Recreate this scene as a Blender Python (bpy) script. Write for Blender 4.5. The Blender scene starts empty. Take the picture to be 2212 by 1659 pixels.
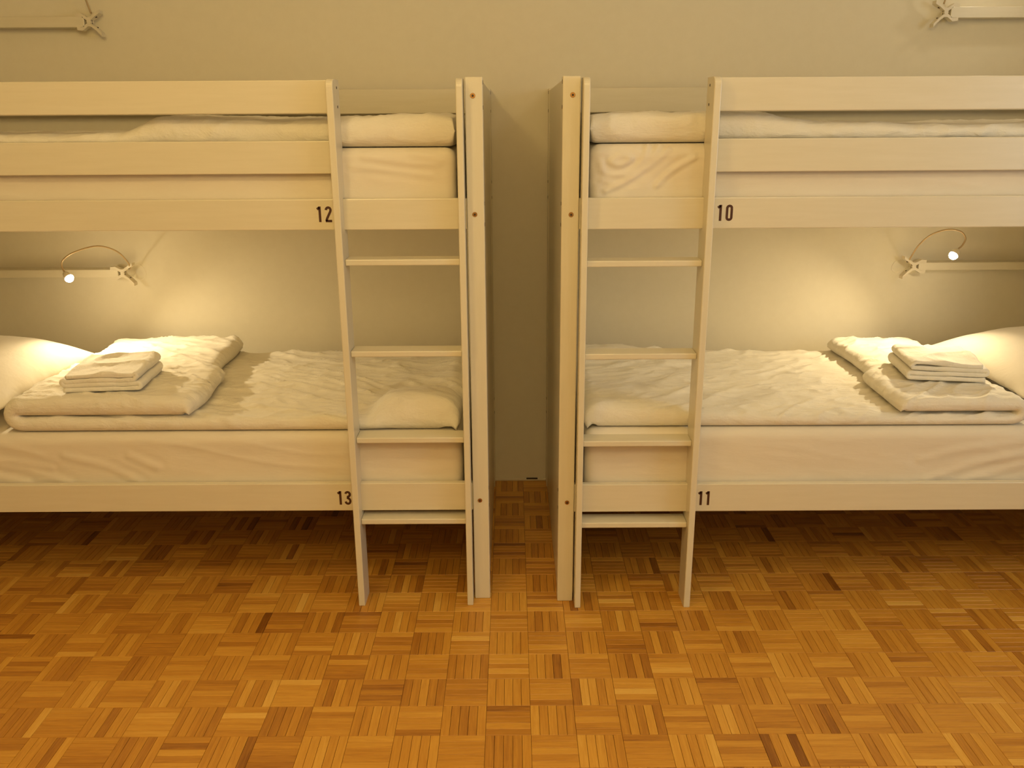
import bpy, bmesh, math, random
from mathutils import Vector, Matrix, noise

random.seed(7)
scene = bpy.context.scene
COL = scene.collection

# ------------------------------------------------------------------ camera
CAM = Vector((0.0780, -2.4996, 1.5470))
PITCH, YAW, ROLL = math.radians(16.9858), math.radians(-0.0826), math.radians(-0.3417)
fw = Vector((math.sin(YAW) * math.cos(PITCH), math.cos(YAW) * math.cos(PITCH), -math.sin(PITCH)))
rt = Vector((math.cos(YAW), -math.sin(YAW), 0))
up = rt.cross(fw)
rt2 = math.cos(ROLL) * rt + math.sin(ROLL) * up
up2 = -math.sin(ROLL) * rt + math.cos(ROLL) * up
cd = bpy.data.cameras.new('camera')
cd.sensor_width = 36.0
cd.lens = 1860.7 / 2212 * 36.0
cd.clip_start = 0.05
camera = bpy.data.objects.new('camera', cd)
M3 = Matrix((rt2, up2, -fw)).transposed()
camera.matrix_world = Matrix.Translation(CAM) @ M3.to_4x4()
COL.objects.link(camera)
scene.camera = camera

# ------------------------------------------------------------------ world, room lamps, added fills, exposure
world = bpy.data.worlds.new('world')
scene.world = world
world.use_nodes = True
world.node_tree.nodes['Background'].inputs[0].default_value = (1.0, 0.72, 0.42, 1)
world.node_tree.nodes['Background'].inputs[1].default_value = 0.02

def lamp_light(name, loc, power, col, radius):
    l = bpy.data.lights.new(name, 'POINT')
    l.energy = power
    l.color = col
    l.shadow_soft_size = radius
    o = bpy.data.objects.new(name, l)
    o.location = loc
    COL.objects.link(o)
    return o

# two globe lamps hanging from the ceiling, in front of the beds
lamp_light('ceiling_lamp_light', (-0.73, -1.30, 2.45), 18.5, (1.0, 0.73, 0.29), 0.09)
lamp_light('ceiling_lamp_light.001', (1.26, -1.30, 2.45), 6.5, (1.0, 0.88, 0.66), 0.09)
# added soft fill light above the viewer, lifting the gap between the beds
lamp_light('front_fill_light', (0.10, -2.45, 2.38), 38, (1.0, 0.74, 0.33), 0.22)
# added pale fill light in front of the right-hand wall, cooling the right bed
wl = bpy.data.lights.new('side_fill_light', 'AREA')
wl.shape = 'RECTANGLE'; wl.size = 1.1; wl.size_y = 1.3
wl.energy = 17; wl.color = (0.66, 0.85, 1.0)
wlo = bpy.data.objects.new('side_fill_light', wl)
wlo.location = (2.86, -1.50, 1.65)
wlo.rotation_euler = (0, math.radians(90), 0)
COL.objects.link(wlo)

vs = scene.view_settings
vs.view_transform = 'Standard'
vs.look = 'None'
vs.gamma = 1.0
vs.exposure = -0.03
vs.use_curve_mapping = False

# ------------------------------------------------------------------ helpers
def link(name, me, mat=None, parent=None):
    o = bpy.data.objects.new(name, me)
    COL.objects.link(o)
    if mat is not None and me is not None:
        me.materials.append(mat)
    if parent is not None:
        o.parent = parent
    return o

def tag(o, label=None, cat=None, group=None, kind=None):
    if label: o['label'] = label
    if cat: o['category'] = cat
    if group: o['group'] = group
    if kind: o['kind'] = kind
    return o

def empty(name, parent=None, loc=(0, 0, 0)):
    o = bpy.data.objects.new(name, None)
    o.empty_display_size = 0.05
    o.location = loc
    COL.objects.link(o)
    if parent is not None:
        o.parent = parent
    return o

def bm_obj(name, bm, mat, parent=None, smooth=False):
    me = bpy.data.meshes.new(name)
    bm.normal_update()
    bm.to_mesh(me)
    bm.free()
    if smooth:
        me.polygons.foreach_set('use_smooth', [True] * len(me.polygons))
    return link(name, me, mat, parent)

def bm_box(bm, a, b, bev=0.003, seg=2):
    lo = [min(p, q) for p, q in zip(a, b)]
    hi = [max(p, q) for p, q in zip(a, b)]
    m = Matrix.Translation([(p + q) / 2 for p, q in zip(lo, hi)]) @ Matrix.Diagonal([q - p for p, q in zip(lo, hi)] + [1])
    g = bmesh.ops.create_cube(bm, size=1.0, matrix=m)
    if bev:
        es = list({e for v in g['verts'] for e in v.link_edges})
        bmesh.ops.bevel(bm, geom=es, offset=bev, segments=seg, affect='EDGES', profile=0.5)

def box(name, a, b, mat, parent=None, bev=0.003, seg=2):
    bm = bmesh.new()
    bm_box(bm, a, b, bev, seg)
    return bm_obj(name, bm, mat, parent)

def mesh_obj(name, verts, faces, mat, parent=None, smooth=True):
    me = bpy.data.meshes.new(name)
    me.from_pydata(verts, [], faces)
    me.update()
    bm = bmesh.new()
    bm.from_mesh(me)
    bmesh.ops.remove_doubles(bm, verts=bm.verts, dist=1e-6)
    bmesh.ops.recalc_face_normals(bm, faces=bm.faces)
    bm.to_mesh(me)
    bm.free()
    if smooth:
        me.polygons.foreach_set('use_smooth', [True] * len(me.polygons))
    return link(name, me, mat, parent)

def tube(name, pts, rad, mat, parent=None, n=10):
    """round tube along a list of points; rad a number or one per point"""
    pts = [Vector(p) for p in pts]
    rs = rad if isinstance(rad, (list, tuple)) else [rad] * len(pts)
    V, F = [], []
    t0 = (pts[1] - pts[0]).normalized()
    ref = Vector((0, 1, 0)) if abs(t0.y) < 0.9 else Vector((1, 0, 0))
    nrm = (ref - t0 * ref.dot(t0)).normalized()
    for i, p in enumerate(pts):
        a = pts[max(i - 1, 0)]
        b = pts[min(i + 1, len(pts) - 1)]
        t = (b - a).normalized()
        nrm = (nrm - t * nrm.dot(t)).normalized()
        bi = t.cross(nrm)
        for k in range(n):
            w = 2 * math.pi * k / n
            V.append(p + (nrm * math.cos(w) + bi * math.sin(w)) * rs[i])
    for i in range(len(pts) - 1):
        for k in range(n):
            F.append((i * n + k, i * n + (k + 1) % n, (i + 1) * n + (k + 1) % n, (i + 1) * n + k))
    F.append(tuple(range(n)))
    F.append(tuple(range((len(pts) - 1) * n, len(pts) * n)))
    return mesh_obj(name, [tuple(v) for v in V], F, mat, parent)

def smooth_path(ctrl, n=40):
    """Catmull-Rom through control points"""
    c = [Vector(p) for p in ctrl]
    c = [c[0] * 2 - c[1]] + c + [c[-1] * 2 - c[-2]]
    out = []
    m = len(c) - 3
    for i in range(m):
        p0, p1, p2, p3 = c[i:i + 4]
        k = max(2, n // m)
        for j in range(k):
            t = j / k
            out.append(0.5 * ((2 * p1) + (p2 - p0) * t + (2 * p0 - 5 * p1 + 4 * p2 - p3) * t * t + (3 * p1 - p0 - 3 * p2 + p3) * t ** 3))
    out.append(c[-2])
    return out

def sstep(a, b, x):
    t = max(0.0, min(1.0, (x - a) / (b - a)))
    return t * t * (3 - 2 * t)

# ------------------------------------------------------------------ materials
def new_mat(name):
    m = bpy.data.materials.new(name)
    m.use_nodes = True
    nt = m.node_tree
    b = nt.nodes['Principled BSDF']
    return m, nt, b

def N(nt, typ, **kw):
    n = nt.nodes.new(typ)
    for k, v in kw.items():
        if k == 'inp':
            for kk, vv in v.items():
                n.inputs[kk].default_value = vv
        else:
            setattr(n, k, v)
    return n

def ramp(nt, stops):
    r = nt.nodes.new('ShaderNodeValToRGB')
    el = r.color_ramp.elements
    while len(el) > 1:
        el.remove(el[-1])
    el[0].position, el[0].color = stops[0][0], (*stops[0][1], 1)
    for p, c in stops[1:]:
        e = el.new(p)
        e.color = (*c, 1)
    return r

def paint_mat(name, c1, c2, rough=0.4, scale=(1.5, 18, 18), bump=0.02):
    m, nt, b = new_mat(name)
    tc = N(nt, 'ShaderNodeTexCoord')
    mp = N(nt, 'ShaderNodeMapping', inp={'Scale': scale})
    nt.links.new(tc.outputs['Object'], mp.inputs[0])
    nz = N(nt, 'ShaderNodeTexNoise', inp={'Scale': 4.0, 'Detail': 5.0, 'Roughness': 0.6})
    nt.links.new(mp.outputs[0], nz.inputs[0])
    r = ramp(nt, [(0.35, c1), (0.7, c2)])
    nt.links.new(nz.outputs[0], r.inputs[0])
    nt.links.new(r.outputs[0], b.inputs['Base Color'])
    b.inputs['Roughness'].default_value = rough
    bp = N(nt, 'ShaderNodeBump', inp={'Strength': bump * 10, 'Distance': 0.001})
    nt.links.new(nz.outputs[0], bp.inputs['Height'])
    nt.links.new(bp.outputs[0], b.inputs['Normal'])
    return m

MAT = {}
MAT['paint'] = paint_mat('white_painted_wood', (0.745, 0.675, 0.505), (0.775, 0.705, 0.54), 0.30)
MAT['paint_v'] = paint_mat('white_painted_upright_wood', (0.745, 0.675, 0.505), (0.775, 0.705, 0.54), 0.30, (18, 18, 1.5))
MAT['wall'] = paint_mat('wall_plaster', (0.79, 0.725, 0.565), (0.81, 0.745, 0.585), 0.85, (6, 6, 6), 0.02)
MAT['ceiling'] = paint_mat('ceiling_plaster', (0.86, 0.80, 0.68), (0.88, 0.82, 0.70), 0.9, (6, 6, 6), 0.03)
MAT['plastic'] = paint_mat('white_plastic', (0.74, 0.66, 0.50), (0.78, 0.70, 0.54), 0.35, (4, 4, 4), 0.0)

def plain(name, col, rough=0.5, metal=0.0, emit=None, strength=0.0):
    m, nt, b = new_mat(name)
    nz = N(nt, 'ShaderNodeTexNoise', inp={'Scale': 30.0, 'Detail': 2.0})
    mx = ramp(nt, [(0.3, tuple(c * 0.92 for c in col)), (0.7, col)])
    nt.links.new(nz.outputs[0], mx.inputs[0])
    nt.links.new(mx.outputs[0], b.inputs['Base Color'])
    b.inputs['Roughness'].default_value = rough
    b.inputs['Metallic'].default_value = metal
    if emit:
        b.inputs['Emission Color'].default_value = (*emit, 1)
        b.inputs['Emission Strength'].default_value = strength
    return m

MAT['pine'] = paint_mat('low_bounce_pine', (0.34, 0.20, 0.085), (0.42, 0.26, 0.12), 0.6)  # unseen lower base, browned to cut bounce light under the bed
MAT['ink'] = plain('dark_brown_ink', (0.075, 0.024, 0.010), 0.5)
MAT['brass'] = plain('brass_bolt', (0.42, 0.22, 0.07), 0.35, 0.9)
MAT['dark'] = plain('dark_steel', (0.06, 0.04, 0.025), 0.5, 0.3)
MAT['neck'] = plain('gooseneck_metal', (0.52, 0.38, 0.20), 0.4, 0.25)
MAT['glow'] = plain('glowing_led', (1, 1, 1), 0.3, 0.0, (1.0, 0.86, 0.60), 110.0)

def linen(name, c1, c2, crink=1.0, sc=(1, 1, 1)):
    m, nt, b = new_mat(name)
    tc = N(nt, 'ShaderNodeTexCoord')
    mp = N(nt, 'ShaderNodeMapping', inp={'Scale': sc})
    nt.links.new(tc.outputs['Object'], mp.inputs[0])
    n1 = N(nt, 'ShaderNodeTexNoise', inp={'Scale': 14.0, 'Detail': 6.0, 'Roughness': 0.62, 'Distortion': 0.6})
    n2 = N(nt, 'ShaderNodeTexNoise', inp={'Scale': 60.0, 'Detail': 3.0, 'Roughness': 0.6, 'Distortion': 0.3})
    nt.links.new(mp.outputs[0], n1.inputs[0])
    nt.links.new(mp.outputs[0], n2.inputs[0])
    r = ramp(nt, [(0.3, c1), (0.7, c2)])
    nt.links.new(n1.outputs[0], r.inputs[0])
    nt.links.new(r.outputs[0], b.inputs['Base Color'])
    b.inputs['Roughness'].default_value = 0.9
    b.inputs['Sheen Weight'].default_value = 0.15
    b1 = N(nt, 'ShaderNodeBump', inp={'Strength': 0.45 * crink, 'Distance': 0.012})
    b2 = N(nt, 'ShaderNodeBump', inp={'Strength': 0.35 * crink, 'Distance': 0.003})
    nt.links.new(n1.outputs[0], b1.inputs['Height'])
    nt.links.new(n2.outputs[0], b2.inputs['Height'])
    nt.links.new(b1.outputs[0], b2.inputs['Normal'])
    nt.links.new(b2.outputs[0], b.inputs['Normal'])
    return m

MAT['sheet'] = linen('white_cotton_sheet', (0.78, 0.70, 0.56), (0.81, 0.73, 0.59), 0.25, (0.5, 0.5, 2))
MAT['duvet'] = linen('white_crinkled_linen', (0.80, 0.74, 0.61), (0.84, 0.78, 0.65), 1.5, (0.6, 1.8, 1))
MAT['pillow'] = linen('white_pillow_cotton', (0.80, 0.73, 0.60), (0.83, 0.76, 0.63), 0.3)
MAT['towel'] = linen('white_towel_terry', (0.80, 0.75, 0.64), (0.85, 0.80, 0.69), 0.8, (2, 2, 2))

def parquet_mat(name, per_object):
    """oak strip; tone, and an offset for the grain, come from the strip itself"""
    m, nt, b = new_mat(name)
    uv = N(nt, 'ShaderNodeUVMap')
    uv.uv_map = 'grain'
    if per_object:
        oi = N(nt, 'ShaderNodeObjectInfo')
        tone = oi.outputs['Color']
        sep = N(nt, 'ShaderNodeSeparateColor')
        nt.links.new(tone, sep.inputs[0])
        t = sep.outputs[0]
        rnd = oi.outputs['Random']
    else:
        at = N(nt, 'ShaderNodeAttribute', attribute_name='tone')
        t = at.outputs['Fac']
        ar = N(nt, 'ShaderNodeAttribute', attribute_name='shift')
        rnd = ar.outputs['Fac']
    mul = N(nt, 'ShaderNodeMath', operation='MULTIPLY', inp={1: 37.0})
    nt.links.new(rnd, mul.inputs[0])
    cmb = N(nt, 'ShaderNodeCombineXYZ')
    nt.links.new(mul.outputs[0], cmb.inputs[2])
    add = N(nt, 'ShaderNodeVectorMath', operation='ADD')
    nt.links.new(uv.outputs[0], add.inputs[0])
    nt.links.new(cmb.outputs[0], add.inputs[1])
    mp = N(nt, 'ShaderNodeMapping', inp={'Scale': (9, 130, 1)})
    nt.links.new(add.outputs[0], mp.inputs[0])
    g = N(nt, 'ShaderNodeTexNoise', inp={'Scale': 1.0, 'Detail': 4.0, 'Roughness': 0.6, 'Distortion': 0.5})
    nt.links.new(mp.outputs[0], g.inputs[0])
    cr = ramp(nt, [(0.0, (0.23, 0.080, 0.010)), (0.25, (0.45, 0.185, 0.024)), (0.5, (0.61, 0.280, 0.036)), (0.75, (0.73, 0.370, 0.054)), (1.0, (0.84, 0.49, 0.10))])
    mr = N(nt, 'ShaderNodeMapRange', inp={1: 0.25, 2: 0.75, 3: -0.16, 4: 0.16})
    nt.links.new(g.outputs[0], mr.inputs[0])
    ad = N(nt, 'ShaderNodeMath', operation='ADD')
    nt.links.new(t, ad.inputs[0])
    nt.links.new(mr.outputs[0], ad.inputs[1])
    nt.links.new(ad.outputs[0], cr.inputs[0])
    nt.links.new(cr.outputs[0], b.inputs['Base Color'])
    b.inputs['Roughness'].default_value = 0.36
    b.inputs['Specular IOR Level'].default_value = 0.45
    bp = N(nt, 'ShaderNodeBump', inp={'Strength': 0.12, 'Distance': 0.0006})
    nt.links.new(g.outputs[0], bp.inputs['Height'])
    nt.links.new(bp.outputs[0], b.inputs['Normal'])
    return m

MAT['strip'] = parquet_mat('parquet_oak', True)
MAT['strips'] = parquet_mat('parquet_oak_far', False)
MAT['subfloor'] = plain('dark_floor_joint', (0.10, 0.038, 0.010), 0.7)

# ------------------------------------------------------------------ room shell
WALL_Y, XL, XR, YB, ZC = 1.08, -2.7, 2.95, -3.2, 2.68
def struct(name, a, b, mat, label):
    o = box(name, a, b, mat, None, 0)
    return tag(o, label, None, None, 'structure')

floor = struct('floor', (XL, YB, -0.06), (XR, WALL_Y, -0.0035), MAT['subfloor'], 'golden oak mosaic parquet floor in a basket weave')
struct('wall_back', (XL - .1, WALL_Y, -0.06), (XR + .1, WALL_Y + .12, ZC + .1), MAT['wall'], 'plain cream plaster wall behind the bunk beds')
struct('wall_left', (XL - .12, YB, -0.06), (XL, WALL_Y, ZC + .1), MAT['wall'], 'plain cream plaster side wall')
struct('wall_right', (XR, YB, -0.06), (XR + .12, WALL_Y, ZC + .1), MAT['wall'], 'plain cream plaster side wall opposite')
struct('wall_front', (XL - .1, YB - .12, -0.06), (XR + .1, YB, ZC + .1), MAT['wall'], 'plain cream plaster wall behind the viewer')
struct('ceiling', (XL, YB, ZC), (XR, WALL_Y, ZC + .1), MAT['ceiling'], 'plain white ceiling')
tr = box('trim_1', (-0.9, WALL_Y - 0.006, 0.0), (1.2, WALL_Y, 0.011), MAT['paint'], None, 0.002, 1)
tag(tr, 'thin white sealing strip along the foot of the wall', None, None, 'structure')
gp = box('open_joint', (0.135, WALL_Y - 0.0072, 0.0085), (0.185, WALL_Y - 0.001, 0.0135), MAT['dark'], tr, 0)

wf = empty('added_window_1', None, (XR - 0.03, -1.50, 1.0))  # added frame on the solid wall, made to go with the side fill light
tag(wf, 'white window frame added around the fill light on the side wall, outside the picture', None, None, 'structure')
for nm, a, b in (('frame_side', (XR - 0.06, -2.10, 0.95), (XR, -2.05, 2.35)), ('frame_side', (XR - 0.06, -0.95, 0.95), (XR, -0.90, 2.35)),
                 ('frame_head', (XR - 0.06, -2.05, 2.30), (XR, -0.95, 2.35)), ('frame_sill', (XR - 0.09, -2.12, 0.93), (XR, -0.88, 0.975))):
    o = box(nm, a, b, MAT['paint'], None, 0.003)
    o.parent = wf; o.matrix_parent_inverse = Matrix.Translation(wf.location).inverted()

# ------------------------------------------------------------------ parquet: 0.12 m squares of five strips
T = 0.12
SW = T / 5
def project(p):
    d = Vector(p) - CAM
    z = d.dot(fw)
    return 1106 + 1860.7 * d.dot(rt2) / z, 829.5 - 1860.7 * d.dot(up2) / z, z

def strip_bm():
    bm = bmesh.new()
    L, w = T / 2 - 0.00035, SW / 2 - 0.00045
    e, z0, z1 = 0.0006, -0.0035, 0.0
    lo = [bm.verts.new((x * L, y * w, z0)) for x, y in ((-1, -1), (1, -1), (1, 1), (-1, 1))]
    mi = [bm.verts.new((x * L, y * w, z1 - 0.0007)) for x, y in ((-1, -1), (1, -1), (1, 1), (-1, 1))]
    hi = [bm.verts.new((x * (L - e), y * (w - e), z1)) for x, y in ((-1, -1), (1, -1), (1, 1), (-1, 1))]
    bm.faces.new(hi)
    for k in range(4):
        j = (k + 1) % 4
        bm.faces.new((mi[k], mi[j], hi[j], hi[k]))
        bm.faces.new((lo[k], lo[j], mi[j], mi[k]))
    uvl = bm.loops.layers.uv.new('grain')
    for f in bm.faces:
        for l in f.loops:
            l[uvl].uv = (l.vert.co.x, l.vert.co.y)
    return bm

bm = strip_bm()
strip_me = bpy.data.meshes.new('parquet_strip')
bm.normal_update(); bm.to_mesh(strip_me); bm.free()
strip_me.materials.append(MAT['strip'])
SV = [tuple(v.co) for v in strip_me.vertices]
SF = [tuple(p.vertices) for p in strip_me.polygons]

strips = []
for r in range(-9, 17):
    for c in range(-25, 27):
        if c * T < XL or (c + 1) * T > XR:
            continue
        rc = random.Random(c * 1013 + r * 7919 + 5)
        base = 0.50 + rc.uniform(-0.11, 0.11)
        horiz = (c + r) % 2 == 0
        cx, cy = (c + .5) * T, -(r + .5) * T
        for k in range(5):
            off = (k - 2) * SW
            tone = base + rc.gauss(0, 0.105)
            q = rc.random()
            if q < 0.15: tone += 0.20
            elif q > 0.955: tone -= 0.26
            x, y = (cx, cy + off) if horiz else (cx + off, cy)
            px, py, zz = project((x, y, 0))
            inside = -5 < px < 2217 and py < 1655
            strips.append(dict(x=x, y=y, h=horiz, tone=max(0.02, min(0.98, tone)), z=rc.uniform(-0.00012, 0.00012), s=rc.random(), size=(1 / zz if inside else 0)))
strips.sort(key=lambda d: -d['size'])
for d in strips[:300]:
    o = bpy.data.objects.new('parquet_strip', strip_me)
    COL.objects.link(o)
    o.location = (d['x'], d['y'], d['z'])
    o.rotation_euler.z = 0 if d['h'] else math.pi / 2
    o.color = (d['tone'], d['tone'], d['tone'], 1)
    o.parent = floor
V, F, TN, SH, UV = [], [], [], [], []
for d in strips[300:]:
    n0 = len(V)
    for (x, y, z) in SV:
        if d['h']: V.append((d['x'] + x, d['y'] + y, d['z'] + z))
        else: V.append((d['x'] - y, d['y'] + x, d['z'] + z))
        UV.append((x, y)); TN.append(d['tone']); SH.append(d['s'])
    for f in SF:
        F.append(tuple(i + n0 for i in f))
me = bpy.data.meshes.new('parquet_strips')
me.from_pydata(V, [], F)
a = me.attributes.new('tone', 'FLOAT', 'POINT'); a.data.foreach_set('value', TN)
a = me.attributes.new('shift', 'FLOAT', 'POINT'); a.data.foreach_set('value', SH)
ul = me.uv_layers.new(name='grain')
li = [0] * len(me.loops)
me.loops.foreach_get('vertex_index', li)
flat = []
for i in li: flat += UV[i]
ul.data.foreach_set('uv', flat)
o = link('parquet_strips', me, MAT['strips'], floor)
o['kind'] = 'stuff'

# ------------------------------------------------------------------ painted numbers
def arc(cx, cy, rx, ry, a0, a1, n=14):
    return [(cx + rx * math.cos(math.radians(a0 + (a1 - a0) * i / n)), cy + ry * math.sin(math.radians(a0 + (a1 - a0) * i / n))) for i in range(n + 1)]
DIGITS = {
    '0': [arc(.21, .79, .145, .14, 0, 180) + arc(.21, .21, .145, .14, 180, 360) + [(.355, .79)]],
    '1': [[(.03, .82), (.19, .94)], [(.20, 1.0), (.20, 0.0)]],
    '2': [arc(.21, .77, .15, .16, 180, -12) + [(.33, .66), (.10, .22), (.055, .07)], [(.0, .065), (.42, .065)]],
    '3': [arc(.20, .76, .15, .17, 165, -75, 12) + [(.16, .545)], [(.16, .545)] + arc(.20, .265, .16, .20, 80, -170, 16)],
}
def digit(name, ch, x, z, yfront, height, parent, stroke=0.155):
    """flat painted numeral standing on the front face of a rail (front faces -Y)"""
    V, F = [], []
    for pl in DIGITS[ch]:
        pts = [Vector((p[0], p[1])) for p in pl]
        Lf, Rg = [], []
        for i, p in enumerate(pts):
            a = pts[max(0, i - 1)]; b = pts[min(len(pts) - 1, i + 1)]
            t = (b - a).normalized()
            nn = Vector((-t.y, t.x)) * stroke / 2
            Lf.append(p + nn); Rg.append(p - nn)
        n0 = len(V); m = len(pts)
        for yy in (0.0, -0.0005):
            for q in Lf + Rg:
                V.append((x + q.x * height, yfront + yy, z + q.y * height))
        A, B = n0, n0 + 2 * m
        for i in range(m - 1):
            F.append((B + i, B + i + 1, B + m + i + 1, B + m + i))
            F.append((A + i, A + i + 1, B + i + 1, B + i))
            F.append((A + m + i, A + m + i + 1, B + m + i + 1, B + m + i))
        F.append((A, A + m, B + m, B)); F.append((A + m - 1, A + 2 * m - 1, B + 2 * m - 1, B + m - 1))
    o = mesh_obj(name, V, F, MAT['ink'], parent, False)
    o['label'] = 'dark brown painted numeral ' + ch
    return o

# ------------------------------------------------------------------ bunk beds
def stile_mesh(name, x0, x1, yf, yb, ztop, notches, yn, parent):
    """upright board of the ladder: side profile in YZ, rounded at the top front, notched at the back over the bed rails"""
    prof = [(yf + 0.002, 0.0), (yf, 0.003)]
    R = 0.022
    for i in range(7):
        a = math.radians(180 - 90 * i / 6)
        prof.append((yf + R + R * math.cos(a), ztop - R + R * math.sin(a)))
    prof += [(yb - 0.002, ztop), (yb, ztop - 0.002)]
    for z1, z0 in notches:
        prof += [(yb, z1), (yn, z1), (yn, z0), (yb, z0)]
    prof += [(yb, 0.003), (yb - 0.002, 0.0)]
    bm = bmesh.new()
    va = [bm.verts.new((x0, y, z)) for y, z in prof]
    vb = [bm.verts.new((x1, y, z)) for y, z in prof]
    fa = bm.faces.new(va); fb = bm.faces.new(list(reversed(vb)))
    n = len(prof)
    for i in range(n):
        j = (i + 1) % n
        bm.faces.new((va[j], va[i], vb[i], vb[j]))
    bmesh.ops.recalc_face_normals(bm, faces=bm.faces)
    es = [e for e in bm.edges if abs(e.verts[0].co.x - e.verts[1].co.x) < 1e-6 and min(e.verts[0].co.y, e.verts[1].co.y) < yf + R + .001 and abs(e.verts[0].co.z - e.verts[1].co.z) > -1 and max(e.verts[0].co.y, e.verts[1].co.y) < yf + R + .002]
    bmesh.ops.bevel(bm, geom=es, offset=0.0025, segments=2, affect='EDGES', profile=0.5)
    bmesh.ops.triangulate(bm, faces=[f for f in bm.faces if len(f.verts) > 4])
    return bm_obj(name, bm, MAT['paint_v'], parent)

def screw(name, p, axis, r, depth, mat, parent):
    bm = bmesh.new()
    ax = Vector(axis)
    rot = ax.to_track_quat('Z', 'Y').to_matrix().to_4x4()
    bmesh.ops.create_cone(bm, cap_ends=True, segments=16, radius1=r, radius2=r * 0.86, depth=depth, matrix=Matrix.Translation(p) @ rot)
    return bm_obj(name, bm, mat, parent, False)

def bunk(X0, s, f, label, steps, numbers):
    """X0 outer face at the gap, s = -1 to the left / +1 to the right, f = front face of the posts"""
    U = lambda u: X0 + s * u
    root = empty('bunk_bed', None, (U(1.06), (f + 1.05) / 2, 0))
    tag(root, label, 'bunk bed', 'bunk beds along the wall')
    inv = Matrix.Translation(root.location).inverted()
    H = 1.667
    made = []
    def B(name, u0, u1, y0, y1, z0, z1, mat='paint', parent=None, bev=0.003):
        o = box(name, (U(u0), y0, z0), (U(u1), y1, z1), MAT[mat], None, bev)
        made.append((o, parent or root))
        return o
    Lb = 2.18
    for (a0, a1, p0, p1) in ((0.0, 0.051, 0.003, 0.033), (Lb - 0.051, Lb, Lb - 0.033, Lb - 0.003)):
        fp = B('front_post', a0, a1, f, f + 0.05, 0, H, 'paint_v')
        bp = B('back_post', a0, a1, 1.008, 1.078, 0, H, 'paint_v')
        B('end_panel', p0, p1, f + 0.0505, 1.0075, 0.004, H - 0.006, 'paint_v')
        um = (a0 + a1) / 2 + (0.003 if a0 == 0 else -0.003)
        for z in (1.616, 1.283, 0.362):
            k = len(made)
            bo = screw('bolt', (U(um), f - 0.0006, z), (0, -1, 0), 0.0078, 0.003, MAT['brass'], None)
            made.append((bo, fp))
            so = screw('socket', (U(um), f - 0.0026, z), (0, -1, 0), 0.0034, 0.0014, MAT['dark'], None)
            made.append((so, fp))
        xo = U(a0) - s * 0.0003 if a0 == 0 else U(a1) + s * 0.0003
        ax = (-s, 0, 0) if a0 == 0 else (s, 0, 0)
        for z in (1.652, 1.584, 1.314, 1.253, 0.402, 0.340):
            for y, pp in ((f + 0.013, fp), (1.035, bp)):
                made.append((screw('screw', (xo, y, z), ax, 0.0064, 0.0012, MAT['dark'], None), pp))
    y0, y1 = f + 0.006, f + 0.028
    B('guard_rail', 0.4375, Lb - 0.0515, y0, y1, 1.570, 1.661)
    B('guard_rail', 0.4375, Lb - 0.0515, y0, y1, 1.402, 1.495)
    rails = [B('bed_rail', 0.0515, Lb - 0.0515, y0, y1, 1.239, 1.330), B('bed_rail', 0.0515, Lb - 0.0515, y0, y1, 0.325, 0.422)]
    B('back_rail', 0.0515, Lb - 0.0515, 1.018, 1.040, 1.576, 1.667)
    B('back_rail', 0.0515, Lb - 0.0515, 1.018, 1.040, 1.239, 1.330)
    B('back_rail', 0.0515, Lb - 0.0515, 1.018, 1.040, 0.325, 0.422)
    for z, mt in ((1.250, 'paint'), (0.340, 'pine')):
        B('mattress_base', 0.0515, Lb - 0.0515, y1 + 0.0005, 1.0175, z, z + 0.02, mt, bev=0.001)
    # ladder
    lad = empty('ladder', None)
    made.append((lad, root))
    yf, yb = f - 0.045, f + 0.046
    for a0, a1 in ((0.0555, 0.0745), (0.4165, 0.4370)):
        st = stile_mesh('stile', U(a0), U(a1), yf, yb, 1.662, ((1.3308, 1.2382), (0.4228, 0.3242)), y0 - 0.0006, None)
        made.append((st, lad))
        xi = U(a1) + s * 0.0003 if a0 < 0.1 else U(a0) - s * 0.0003
        if a0 > 0.1:
            for z in (1.640, 1.588):
                made.append((screw('screw', (xi, f + 0.012, z), (-s, 0, 0), 0.0042, 0.0012, MAT['dark'], None), lad))
    for zt in steps:
        st = B('step', 0.0747, 0.4163, f - 0.023, f + 0.046, zt - 0.0185, zt, 'paint', lad)
    # numbers painted on the front rails
    for rail, (txt, xs, z, h) in zip(rails, numbers):
        for ch, x in zip(txt, xs):
            made.append((digit('number', ch, x, z, y0, h, None), rail))
    for o, p in made:
        o.parent = p
    # keep everything where it stands: the root sits at the bed's foot
    for o, p in made:
        if p is root:
            o.matrix_parent_inverse = inv
    return root

bunk(-0.004, -1, 0.080, 'white painted bunk bed with ladder, left of the gap, bunks numbered 12 and 13', (0.307, 0.590, 0.873, 1.155),
     (('12', (-0.5005, -0.4755), 1.263, 0.0455), ('13', (-0.4985, -0.4745), 0.347, 0.0480)))
bunk(0.222, 1, 0.060, 'white painted bunk bed with ladder, right of the gap, bunks numbered 10 and 11', (0.300, 0.582, 0.866, 1.150),
     (('10', (0.680, 0.7055), 1.262, 0.0465), ('11', (0.6755, 0.6995), 0.348, 0.0485)))

# ------------------------------------------------------------------ bedding
def fbm(p, o=4):
    return noise.fractal(Vector(p), 0.9, 2.1, o)
def ridge(p):
    return 1.0 - abs(noise.noise(Vector(p))) * 2.0

def wrinkle(o, fn):
    """push every vertex along its normal by fn(co, normal)"""
    me = o.data
    nr = [Vector(v.normal) for v in me.vertices]
    for v, n in zip(me.vertices, nr):
        v.co = v.co + n * (fn(v.co, n) * sstep(-0.95, -0.35, n.z))
    me.update()

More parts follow.
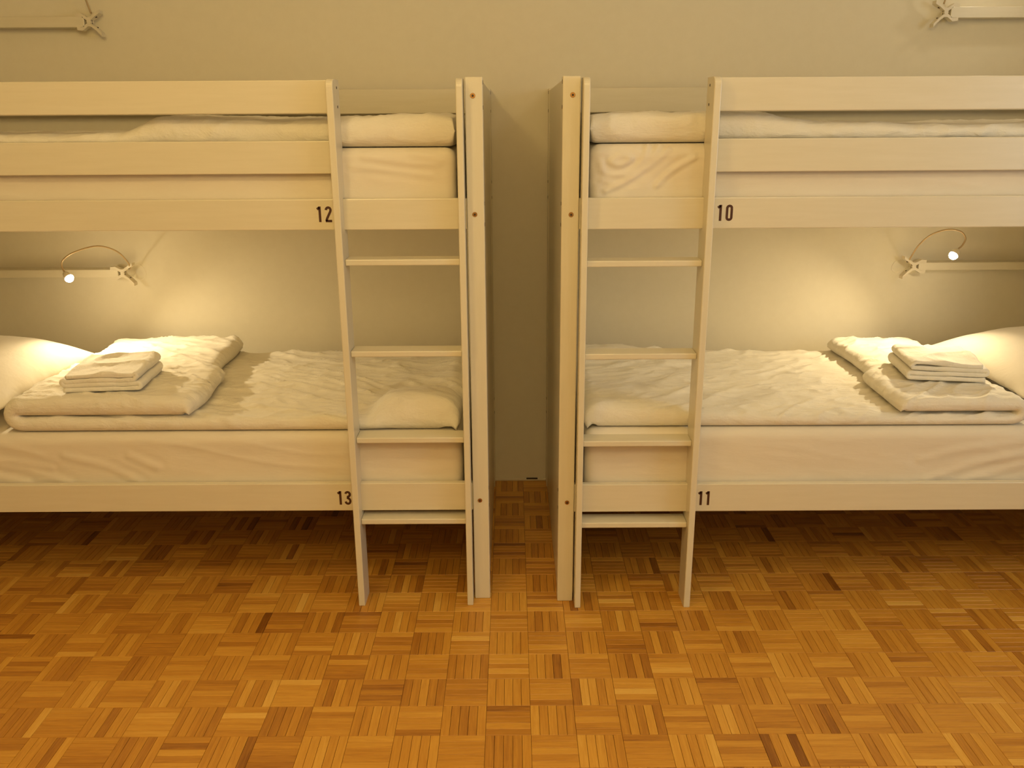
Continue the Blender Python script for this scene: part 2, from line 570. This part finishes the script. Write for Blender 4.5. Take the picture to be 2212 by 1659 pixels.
def rounded_slab(name, a, b, rad, mat, nx=90, ny=44, nz=12, fn=None, p=5.0):
    """soft block (mattress): a box grid whose corners are rounded by rad"""
    lo, hi = Vector([min(x, y) for x, y in zip(a, b)]), Vector([max(x, y) for x, y in zip(a, b)])
    bm = bmesh.new()
    V, F = {}, []
    vl = []
    n = (nx, ny, nz)
    def dist(i, m, l, h, r):
        k = max(2, min(4, m // 4))
        if i <= k: return l + r * (1 - math.cos(math.pi / 2 * i / k)) if False else l + r * i / k
        if i >= m - k: return h - r * (m - i) / k
        return l + r + (h - l - 2 * r) * (i - k) / (m - 2 * k)
    def vert(i, j, k):
        key = (i, j, k)
        if key not in V:
            q = Vector((dist(i, nx, lo.x, hi.x, rad), dist(j, ny, lo.y, hi.y, rad), dist(k, nz, lo.z, hi.z, rad)))
            c = Vector([max(l + rad, min(h - rad, t)) for l, h, t in zip(lo, hi, q)])
            d = q - c
            if d.length > 1e-9:
                mx = max(abs(t) for t in d)
                q = c + d.normalized() * mx
            V[key] = len(vl); vl.append(tuple(q))
        return V[key]
    for i in range(nx):
        for j in range(ny):
            for k in (0, nz):
                F.append((vert(i, j, k), vert(i + 1, j, k), vert(i + 1, j + 1, k), vert(i, j + 1, k)))
    for i in range(nx):
        for k in range(nz):
            for j in (0, ny):
                F.append((vert(i, j, k), vert(i + 1, j, k), vert(i + 1, j, k + 1), vert(i, j, k + 1)))
    for j in range(ny):
        for k in range(nz):
            for i in (0, nx):
                F.append((vert(i, j, k), vert(i, j + 1, k), vert(i, j + 1, k + 1), vert(i, j, k + 1)))
    bm.free()
    o = mesh_obj(name, vl, F, MAT[mat])
    if fn: wrinkle(o, fn)
    return o

def seg_dist(px, pz, pl):
    best = 9.0
    for (ax, az), (bx, bz) in zip(pl[:-1], pl[1:]):
        dx, dz = bx - ax, bz - az
        t = max(0.0, min(1.0, ((px - ax) * dx + (pz - az) * dz) / (dx * dx + dz * dz)))
        best = min(best, math.hypot(px - ax - t * dx, (pz - az - t * dz)))
    return best

def mattress(X0, s, f, z0, z1, label, seed, creases, amp=0.005, wd=0.008):
    curves = [[(p.x, p.y) for p in smooth_path([(a, b, 0) for a, b in c], 18)] for c in creases]
    bxs = [(min(p[0] for p in c) - .04, max(p[0] for p in c) + .04) for c in curves]
    def fn(c, n):
        if n.z < -0.5: return 0.0
        side = 1 - abs(n.z)
        w = 0.0022 * fbm((c.x * 3 + seed, c.y * 3, c.z * 9 + c.x * 1.5)) * side
        g = ridge((c.x * 2.2 + seed, c.z * 16 + c.x * 2.5, seed)) ** 3 * 0.0026 * side * sstep(0.35, 0.75, noise.noise(Vector((c.x * 1.4, c.z * 3, seed))) * .5 + .5)
        k = 0.0
        if n.y < -0.3:
            for cv, (b0, b1) in zip(curves, bxs):
                if b0 < c.x < b1:
                    d = seg_dist(c.x, c.z, cv)
                    k += amp * math.exp(-(d / wd) ** 2) - amp * 0.5 * math.exp(-((d - wd * 1.9) / wd) ** 2)
        return w + g + k - 0.001
    o = rounded_slab('mattress', (X0 + s * 0.083, f + 0.034, z0), (X0 + s * 2.07, 1.004, z1), 0.035, 'sheet', nx=330, ny=30, nz=34, fn=fn)
    return tag(o, label, 'mattress', 'mattresses in white fitted sheets')

mattress(-0.004, -1, 0.080, 0.3615, 0.585, 'white sheeted mattress under the duvet of lower left bunk 13', 1.3,
         [[(-1.600, 0.476), (-1.483, 0.452), (-1.383, 0.416)], [(-1.607, 0.440), (-1.520, 0.415)], [(-1.383, 0.512), (-1.253, 0.474), (-1.154, 0.421)],
          [(-1.597, 0.496), (-1.509, 0.482), (-1.435, 0.469)], [(-1.172, 0.511), (-1.087, 0.470)]], 0.0022, 0.012)
mattress(-0.004, -1, 0.080, 1.2715, 1.474, 'white sheeted mattress behind the rails of upper left bunk 12', 4.1,
         [[(-0.358, 1.450), (-0.257, 1.433), (-0.141, 1.425)], [(-0.215, 1.459), (-0.127, 1.438)], [(-0.394, 1.421), (-0.299, 1.412), (-0.163, 1.393)]], 0.0022, 0.009)
mattress(0.222, 1, 0.060, 0.3615, 0.598, 'white sheeted mattress under the duvet of lower right bunk 11', 7.7,
         [[(1.727, 0.507), (1.593, 0.479), (1.421, 0.421)], [(1.732, 0.473), (1.644, 0.446), (1.543, 0.414)], [(1.719, 0.550), (1.556, 0.530), (1.397, 0.493)]], 0.0022, 0.013)
mattress(0.222, 1, 0.060, 1.2715, 1.482, 'white sheeted mattress behind the rails of upper right bunk 10', 9.2,
         [[(0.338, 1.428), (0.345, 1.402), (0.371, 1.391), (0.422, 1.401), (0.462, 1.437), (0.476, 1.479)], [(0.342, 1.381), (0.385, 1.372), (0.449, 1.404), (0.495, 1.456), (0.513, 1.484)],
          [(0.353, 1.349), (0.410, 1.371), (0.476, 1.414), (0.534, 1.466)], [(0.365, 1.433), (0.400, 1.451), (0.424, 1.438), (0.392, 1.421), (0.365, 1.433)], [(0.505, 1.364), (0.544, 1.403), (0.610, 1.442)]], 0.0045)

def sweep(name, profile, y0, y1, ny, mat, edge=0.05, power=2.5, fn=None, smoothrim=True):
    """cloth slab: profile(y) gives centre points (x, z, half thickness) of the folded strip; swept along y with rounded long edges"""
    V, F = [], []
    ys = []
    for j in range(ny + 1):
        v = j / ny
        # denser sampling at both long edges
        ys.append(0.5 - 0.5 * math.cos(math.pi * v) if False else v)
    rows = []
    L = y1 - y0
    k = 7
    t = [edge * (1 - math.cos(math.pi / 2 * i / k)) for i in range(k)] 
    mid = [edge + (L - 2 * edge) * i / ny for i in range(ny + 1)]
    dl = t + mid + [L - q for q in reversed(t)]
    for d in dl:
        y = y0 + d
        e = min(d, L - d)
        sc = 1.0 if e >= edge else max(0.02, (1 - (1 - e / edge) ** power) ** (1 / power))
        pf = profile(y)
        n = len(pf)
        top, bot = [], []
        for i, (x, z, h) in enumerate(pf):
            a = pf[max(0, i - 1)]; b = pf[min(n - 1, i + 1)]
            tx, tz = b[0] - a[0], b[1] - a[1]
            l = math.hypot(tx, tz) or 1
            nx_, nz_ = -tz / l, tx / l
            top.append((x + nx_ * h * sc, y, z + nz_ * h * sc))
            bot.append((x - nx_ * h * sc, y, z - nz_ * h * sc))
        rows.append(top + bot[::-1])
    m = len(rows[0])
    for r in rows: V += r
    for j in range(len(rows) - 1):
        for i in range(m):
            i2 = (i + 1) % m
            F.append((j * m + i, j * m + i2, (j + 1) * m + i2, (j + 1) * m + i))
    h = m // 2
    for j in (0, len(rows) - 1):
        for i in range(h - 1):
            F.append((j * m + i, j * m + i + 1, j * m + m - 2 - i, j * m + m - 1 - i))
    o = mesh_obj(name, V, F, MAT[mat])
    if fn: wrinkle(o, fn)
    return o

def ends(u, L, e, p=2.3):
    """0..1 rounding factor near both ends of a strip of length L"""
    d = min(u, L - u)
    if d >= e: return 1.0
    return max(0.03, (1 - (1 - d / e) ** p) ** (1 / p))

def lower_duvet(X0, s, f, zb, label, seed, a_foot, a_head, a_edge, t1, t2, hump, ybk):
    """duvet lying on the mattress; its head end is folded back over itself"""
    def prof(y):
        wob = 0.012 * noise.noise(Vector((y * 3, seed, 0)))
        wob2 = 0.020 * noise.noise(Vector((y * 4.5, seed + 3, 0)))
        h1, h2 = t1 / 2, t2 / 2
        ah = a_head + wob
        ae = a_edge(y) + wob2
        pts = []
        n1 = 170
        af = a_foot + 0.012 * noise.noise(Vector((y * 5, seed + 9, 0)))
        for i in range(n1 + 1):
            q = i / n1
            q = q if q > 0.12 else q * q / 0.12 * 0.5 + q * 0.5
            a = af + (ah - af) * q
            hh = h1 + hump(a, y)
            hh *= ends(a - af, 9, 0.045)
            pts.append([a, zb + hh if True else 0, hh])
        # U turn at the head
        zc1 = zb + h1
        zc2 = zb + 2 * h1 + h2 + 0.001
        R = (zc2 - zc1) / 2
        for i in range(1, 9):
            w = math.pi * i / 9
            hh = h1 + (h2 - h1) * i / 9
            pts.append([ah + R * 1.1 * math.sin(w), zc1 + R * (1 - math.cos(w)), hh * 0.97])
        n2 = 80
        for i in range(n2 + 1):
            q = i / n2
            a = ah + (ae - ah) * q
            hh = h2 * (1.0 + 0.10 * math.sin(q * 3.0)) * ends((1 - q) * abs(ah - ae), 9, 0.03)
            pts.append([a, zb + 2 * h1 + max(hh, h2 * 0.25) + 0.001, hh])
        return [(X0 + s * a, z, h) for a, z, h in pts]
    def fn(c, n):
        upw = max(0.0, n.z)
        a = abs(c.x - X0)
        w = 0.0050 * fbm((c.x * 4 + seed, c.y * 5, c.z * 4))
        # long soft creases running slantwise from the wall towards the foot, then fine crinkles
        q = c.y * 8.5 - s * c.x * 4.5
        rd = ridge((c.x * 1.8 + seed, q + 0.8 * noise.noise(Vector((c.x * 3, c.y * 3, seed))), seed)) ** 5 * 0.0085
        rd2 = ridge((c.x * 6 + seed, c.y * 22 - s * c.x * 6 + noise.noise(Vector((c.x * 9, c.y * 9, 4))), seed + 2)) ** 3 * 0.0064
        rd3 = ridge((c.x * 16 + seed, c.y * 55, seed + 5)) ** 2 * 0.0020
        return (w + rd + rd2 + rd3 - 0.0078) * (0.40 + 0.60 * upw)
    o = sweep('duvet', prof, f + 0.048, ybk, 120, 'duvet', edge=0.036, fn=fn)
    return tag(o, label, 'duvet', 'white duvets on the bunks')

def hump_left(a, y):
    # bulging corner at the foot, beside the ladder
    g = math.exp(-((a - 0.23) / 0.125) ** 4) * math.exp(-((y - 0.22) / 0.10) ** 4) * 0.034
    v = -0.006 * math.exp(-((a - 0.25) / 0.2) ** 2) * math.exp(-((y - 0.42) / 0.07) ** 2)
    e = 0.010 * math.exp(-((a - 0.12) / 0.08) ** 2) * sstep(0.45, 0.6, y)
    return g + v + e
def hump_right(a, y):
    return 0.016 * math.exp(-((a - 0.10) / 0.45) ** 2)

lower_duvet(-0.004, -1, 0.080, 0.586, 'white linen duvet folded back on lower bunk 13, beside the left lit lamp', 2.2,
            0.100, 1.515, lambda y: 0.955 + 0.05 * sstep(0.2, 0.9, y) + 0.035 * sstep(0.52, 0.56, y), 0.052, 0.062, hump_left, 0.985)
lower_duvet(0.222, 1, 0.060, 0.599, 'white linen duvet folded back on lower bunk 11, beside the right lit lamp', 6.6,
            0.090, 1.470, lambda y: 1.10 + 0.03 * sstep(0.2, 0.9, y) + 0.03 * sstep(0.45, 0.5, y), 0.044, 0.050, hump_right, 0.940)

def upper_duvet(X0, s, f, zb, label, seed, thick, a0, a1):
    def prof(y):
        out = []
        n = 260
        for i in range(n + 1):
            a = a0 + (a1 - a0) * i / n
            h = thick(a, y) / 2 * ends(a - a0, a1 - a0, 0.030, 3.2)
            out.append((X0 + s * a, zb + thick(a, y) / 2, h))
        return out
    def fn(c, n):
        w = 0.006 * fbm((c.x * 5 + seed, c.y * 5, c.z * 5)) + ridge((c.x * 5 + seed, c.y * 8, c.z * 7)) ** 4 * 0.006 + ridge((c.x * 14 + seed, c.y * 20, c.z * 16)) ** 3 * 0.002
        return w - 0.0045
    o = sweep('duvet', prof, f + 0.040, 0.93, 40, 'duvet', edge=0.05, fn=fn)
    return tag(o, label, 'duvet', 'white duvets on the bunks')

def th_left(a, y):
    roll = 0.088 + 0.004 * math.sin(a * 9)
    return 0.044 + (roll - 0.044) * (1 - sstep(0.93, 1.08, a))
def th_right(a, y):
    return 0.058 + 0.030 * (1 - sstep(0.52, 0.80, a)) * (0.8 + 0.2 * sstep(0.08, 0.25, a)) - 0.008 * sstep(0.9, 1.1, a) + 0.006 * sstep(1.2, 1.5, a)
upper_duvet(-0.004, -1, 0.080, 1.475, 'white duvet rolled up on the upper left bunk 12', 3.7, th_left, 0.080, 1.75)
upper_duvet(0.222, 1, 0.060, 1.483, 'white duvet rolled up on the upper right bunk 10', 8.8, th_right, 0.080, 1.80)

def pillow(name, c, size, thick, rot, tilt, label, seed):
    """stuffed pillow: two bulged sheets meeting in a pinched seam, corners drawn out"""
    n = 44
    V, F = [], []
    w, d = size[0] / 2, size[1] / 2
    def P(u, v, sg):
        e = (1 - abs(u) ** 2.6) * (1 - abs(v) ** 2.6)
        h = thick / 2 * max(0, e) ** 0.55
        pin = 1 - 0.07 * (1 - abs(u) ** 2) * abs(v) ** 3
        pin2 = 1 - 0.07 * (1 - abs(v) ** 2) * abs(u) ** 3
        x, y = u * w * pin2, v * d * pin
        z = sg * h
        if sg < 0: z *= 0.55
        z += 0.006 * fbm((u * 2 + seed, v * 2, sg)) * e
        return (x, y, z)
    idx = {}
    for sg in (1, -1):
        for i in range(n + 1):
            for j in range(n + 1):
                u = math.sin((i / n * 2 - 1) * math.pi / 2); v = math.sin((j / n * 2 - 1) * math.pi / 2)
                idx[(sg, i, j)] = len(V); V.append(P(u, v, sg))
        for i in range(n):
            for j in range(n):
                F.append((idx[(sg, i, j)], idx[(sg, i + 1, j)], idx[(sg, i + 1, j + 1)], idx[(sg, i, j + 1)]))
    o = mesh_obj(name, V, F, MAT['pillow'])
    wrinkle(o, lambda c_, n_: 0.004 * fbm((c_.x * 6 + seed, c_.y * 6, c_.z * 6)) + 0.004 * ridge((c_.x * 5 + seed, c_.y * 9, 1)) ** 4)
    o.location = c
    o.rotation_euler = (tilt[0], tilt[1], rot)
    return tag(o, label, 'pillow', 'white pillows on the lower bunks')

pillow('pillow', (-1.836, 0.470, 0.690), (0.52, 0.72), 0.20, 0.0, (0, math.radians(6)), 'plump white pillow at the head of lower bunk 13, left edge of photo', 1.0)
pillow('pillow', (2.018, 0.470, 0.705), (0.57, 0.74), 0.20, 0.0, (0, math.radians(-6)), 'plump white pillow at the head of lower bunk 11, right edge of photo', 5.0)

def towel(c, rot, label, seed, s):
    """towel folded into a flat stack; the fold loops face the viewer"""
    t = 0.0165
    def prof(y):
        w = 0.235 + 0.016 * noise.noise(Vector((y * 9, seed, 0)))
        pts = []
        layers = 4
        for k in range(layers):
            z = t * (k + 0.5) * 1.02
            ww = w * (1 - 0.03 * k) + 0.012 * noise.noise(Vector((k * 1.7, y * 7, seed)))
            xs = [-ww / 2 + ww * i / 30 for i in range(31)]
            if k % 2: xs = xs[::-1]
            for i, x in enumerate(xs):
                sag = 0.012 * noise.noise(Vector((x * 7 + seed, y * 7, k * 0.25))) * k / 3
                pts.append((s * x, z + sag, t * 0.49))
            if k < layers - 1:
                x = xs[-1]; sg = 1 if x > 0 else -1
                for i in range(1, 6):
                    w_ = math.pi * i / 6
                    pts.append((s * (x + sg * t * 0.52 * math.sin(w_)), z + t * 0.51 * (1 - math.cos(w_)), t * 0.49))
        return pts
    def fn(co, n):
        return 0.003 * fbm((co.x * 12 + seed, co.y * 12, co.z * 12)) + (0.009 * ridge((co.x * 6 + seed, co.y * 8, 2)) ** 3 - 0.004) * max(0, n.z) * sstep(0.045, 0.06, co.z)
    o = sweep('towel', prof, -0.125, 0.125, 50, 'towel', edge=0.008, fn=fn)
    o.location = c
    o.rotation_euler.z = rot
    return tag(o, label, 'towel', 'folded towels on the duvets')

towel((-1.285, 0.315, 0.7060), math.radians(6), 'folded white towel on the left bed, bunk 13', 1.0, 1)
towel((1.560, 0.400, 0.6990), math.radians(-9), 'folded white towel on the right bed, bunk 11', 4.0, -1)

# ------------------------------------------------------------------ wall ledges and clip-on lamps
def ledge(x0, x1, z0, z1, label):
    o = box('wall_ledge', (x0, WALL_Y - 0.058, z0), (x1, WALL_Y, z1), MAT['paint'], None, 0.002)
    return tag(o, label, 'ledge', 'white ledges on the wall')
ledge(-2.06, -1.545, 0.940, 0.972, 'narrow white wall ledge behind the lit left lamp')
ledge(1.745, 2.28, 0.950, 0.982, 'narrow white wall ledge behind the lit right lamp')
ledge(-2.06, -1.540, 1.896, 1.934, 'narrow white wall ledge at the top left corner')
ledge(1.740, 2.28, 1.910, 1.950, 'narrow white wall ledge at the top right corner')

def clip_lamp(xe, zc, half, s, neck, head, aim, power, label, glow, cable=None):
    """clamp gripping the end of a ledge at x = xe; s = direction of the handles; neck = control points of the gooseneck"""
    root = empty('clip_lamp', None, (xe, WALL_Y - 0.03, zc))
    tag(root, label, 'lamp', 'clip-on reading lamps')
    made = []
    yc = WALL_Y - 0.045
    def jaw(sg):
        # one lever of the clamp: jaw pad on the ledge, crossing at the pivot, flared handle
        path = [(-0.030, half + 0.004), (-0.010, half + 0.006), (0.012, 0.010), (0.024, 0.011), (0.042, 0.024), (0.062, 0.036 if sg > 0 else 0.046)]
        th = 0.0060
        V, F = [], []
        for i, (a, b) in enumerate(path):
            w = 0.013 if i < 4 else 0.016
            for yy in (-w, w):
                for q in (-th, th):
                    V.append((xe + s * a, yc + yy, zc + sg * b + q))
        for i in range(len(path) - 1):
            a, b = i * 4, (i + 1) * 4
            for p, q in ((0, 1), (1, 3), (3, 2), (2, 0)):
                F.append((a + p, a + q, b + q, b + p))
        F.append((0, 1, 3, 2)); e = (len(path) - 1) * 4; F.append((e, e + 1, e + 3, e + 2))
        o = mesh_obj('clamp_lever', V, F, MAT['plastic'], None, False)
        made.append(o)
    jaw(1); jaw(-1)
    bm = bmesh.new()
    bmesh.ops.create_cone(bm, cap_ends=True, segments=18, radius1=0.008, radius2=0.008, depth=0.028, matrix=Matrix.Translation((xe + s * 0.018, yc, zc)) @ Matrix.Rotation(math.pi / 2, 4, 'X'))
    made.append(bm_obj('clamp_pivot', bm, MAT['plastic'], None))
    sp = [(xe + s * (0.030 - 0.006 * math.cos(w)), yc, zc + 0.016 * math.sin(w)) for w in [math.pi * (-0.5 + i / 12) for i in range(13)]]
    sp = [(xe + s * 0.046, yc, zc - 0.020)] + sp + [(xe + s * 0.046, yc, zc + 0.018)]
    made.append(tube('clamp_spring', sp, 0.0022, MAT['dark'], None, 8))
    pts = smooth_path(neck, 48)
    made.append(tube('gooseneck', pts, 0.0032, MAT['neck'], None, 10))
    if cable:
        made.append(tube('cable', smooth_path(cable, 30), 0.0012, MAT['plastic'], None, 8))
    # head: little cup with a glowing dome
    hd = Vector(head); ax = Vector(aim).normalized()
    rot = (-ax).to_track_quat('Z', 'Y').to_matrix().to_4x4()
    prof = [(0.0045, 0.030), (0.010, 0.026), (0.0150, 0.012), (0.0168, 0.0), (0.0158, 0.0), (0.0140, 0.012), (0.009, 0.020)]
    V, F = [], []
    n = 24
    for r_, z in prof:
        for k in range(n):
            w = 2 * math.pi * k / n
            V.append(tuple(Matrix.Translation(hd) @ rot @ Vector((r_ * math.cos(w), r_ * math.sin(w), z))))
    for i in range(len(prof) - 1):
        for k in range(n):
            F.append((i * n + k, i * n + (k + 1) % n, (i + 1) * n + (k + 1) % n, (i + 1) * n + k))
    F.append(tuple(range(n)))
    cup = mesh_obj('lamp_head', V, F, MAT['plastic'], None)
    made.append(cup)
    bm = bmesh.new()
    bmesh.ops.create_uvsphere(bm, u_segments=24, v_segments=14, radius=0.0165, matrix=Matrix.Translation(hd + ax * 0.001))
    bulb = bm_obj('bulb', bm, MAT['glow'] if glow else MAT['plastic'], None, True)
    if glow: bulb['label'] = 'glowing white bulb'
    if power > 0:
        l = bpy.data.lights.new('reading_light', 'SPOT')
        l.energy = power; l.color = (1.0, 0.80, 0.48); l.spot_size = math.radians(156); l.spot_blend = 0.75; l.shadow_soft_size = 0.012
        lo = bpy.data.objects.new('reading_light', l)
        COL.objects.link(lo)
        lo.matrix_world = Matrix.Translation(hd + ax * 0.020) @ rot
    inv = Matrix.Translation(root.location).inverted()
    for o in made:
        o.parent = root
        o.matrix_parent_inverse = inv
    bulb.parent = cup
    return root

# lower left: neck rises from the clamp, arches over towards the room and hangs the head to the left
clip_lamp(-1.545, 0.956, 0.016, 1,
          [(-1.495, 1.030, 0.975), (-1.490, 1.000, 1.008), (-1.485, 0.90, 1.066), (-1.527, 0.84, 1.093), (-1.589, 0.785, 1.079), (-1.637, 0.785, 1.050), (-1.648, 0.788, 1.024), (-1.643, 0.789, 1.003)],
          (-1.624, 0.78, 0.981), (0.68, -0.38, -0.62), 19.0, 'lit white clip-on lamp on gooseneck at the left, above bunk 13', True,
          [(-1.490, 1.04, 0.99), (-1.452, 1.04, 0.985), (-1.436, 1.04, 0.95), (-1.455, 1.04, 0.928), (-1.483, 1.045, 0.930)])
clip_lamp(1.745, 0.966, 0.016, -1,
          [(1.703, 1.03, 0.985), (1.701, 1.00, 1.014), (1.691, 0.93, 1.066), (1.698, 0.86, 1.114), (1.728, 0.80, 1.142), (1.771, 0.782, 1.138), (1.796, 0.785, 1.112), (1.790, 0.788, 1.085), (1.777, 0.789, 1.071)],
          (1.758, 0.78, 1.049), (-0.68, -0.38, -0.62), 19.0, 'lit white clip-on lamp on gooseneck at the right, above bunk 11', True,
          [(1.690, 1.04, 0.995), (1.655, 1.04, 0.985), (1.642, 1.04, 0.955), (1.662, 1.04, 0.938), (1.690, 1.045, 0.945)])
clip_lamp(-1.540, 1.915, 0.019, 1,
          [(-1.512, 1.030, 1.945), (-1.520, 1.020, 1.99), (-1.530, 1.00, 2.06), (-1.575, 0.96, 2.16), (-1.65, 0.93, 2.20), (-1.72, 0.91, 2.17), (-1.735, 0.91, 2.135)],
          (-1.722, 0.91, 2.115), (0.5, -0.3, -0.8), 0.0, 'white clip-on lamp at top left, on the ledge above upper bunk 12', False)
clip_lamp(1.740, 1.930, 0.020, -1,
          [(1.712, 1.030, 1.96), (1.718, 1.020, 2.00), (1.728, 1.00, 2.07), (1.77, 0.96, 2.16), (1.84, 0.93, 2.20), (1.91, 0.91, 2.17), (1.925, 0.91, 2.135)],
          (1.912, 0.91, 2.115), (-0.4, -0.75, -0.5), 1.6, 'white clip-on lamp at top right, on the ledge above upper bunk 10', True)
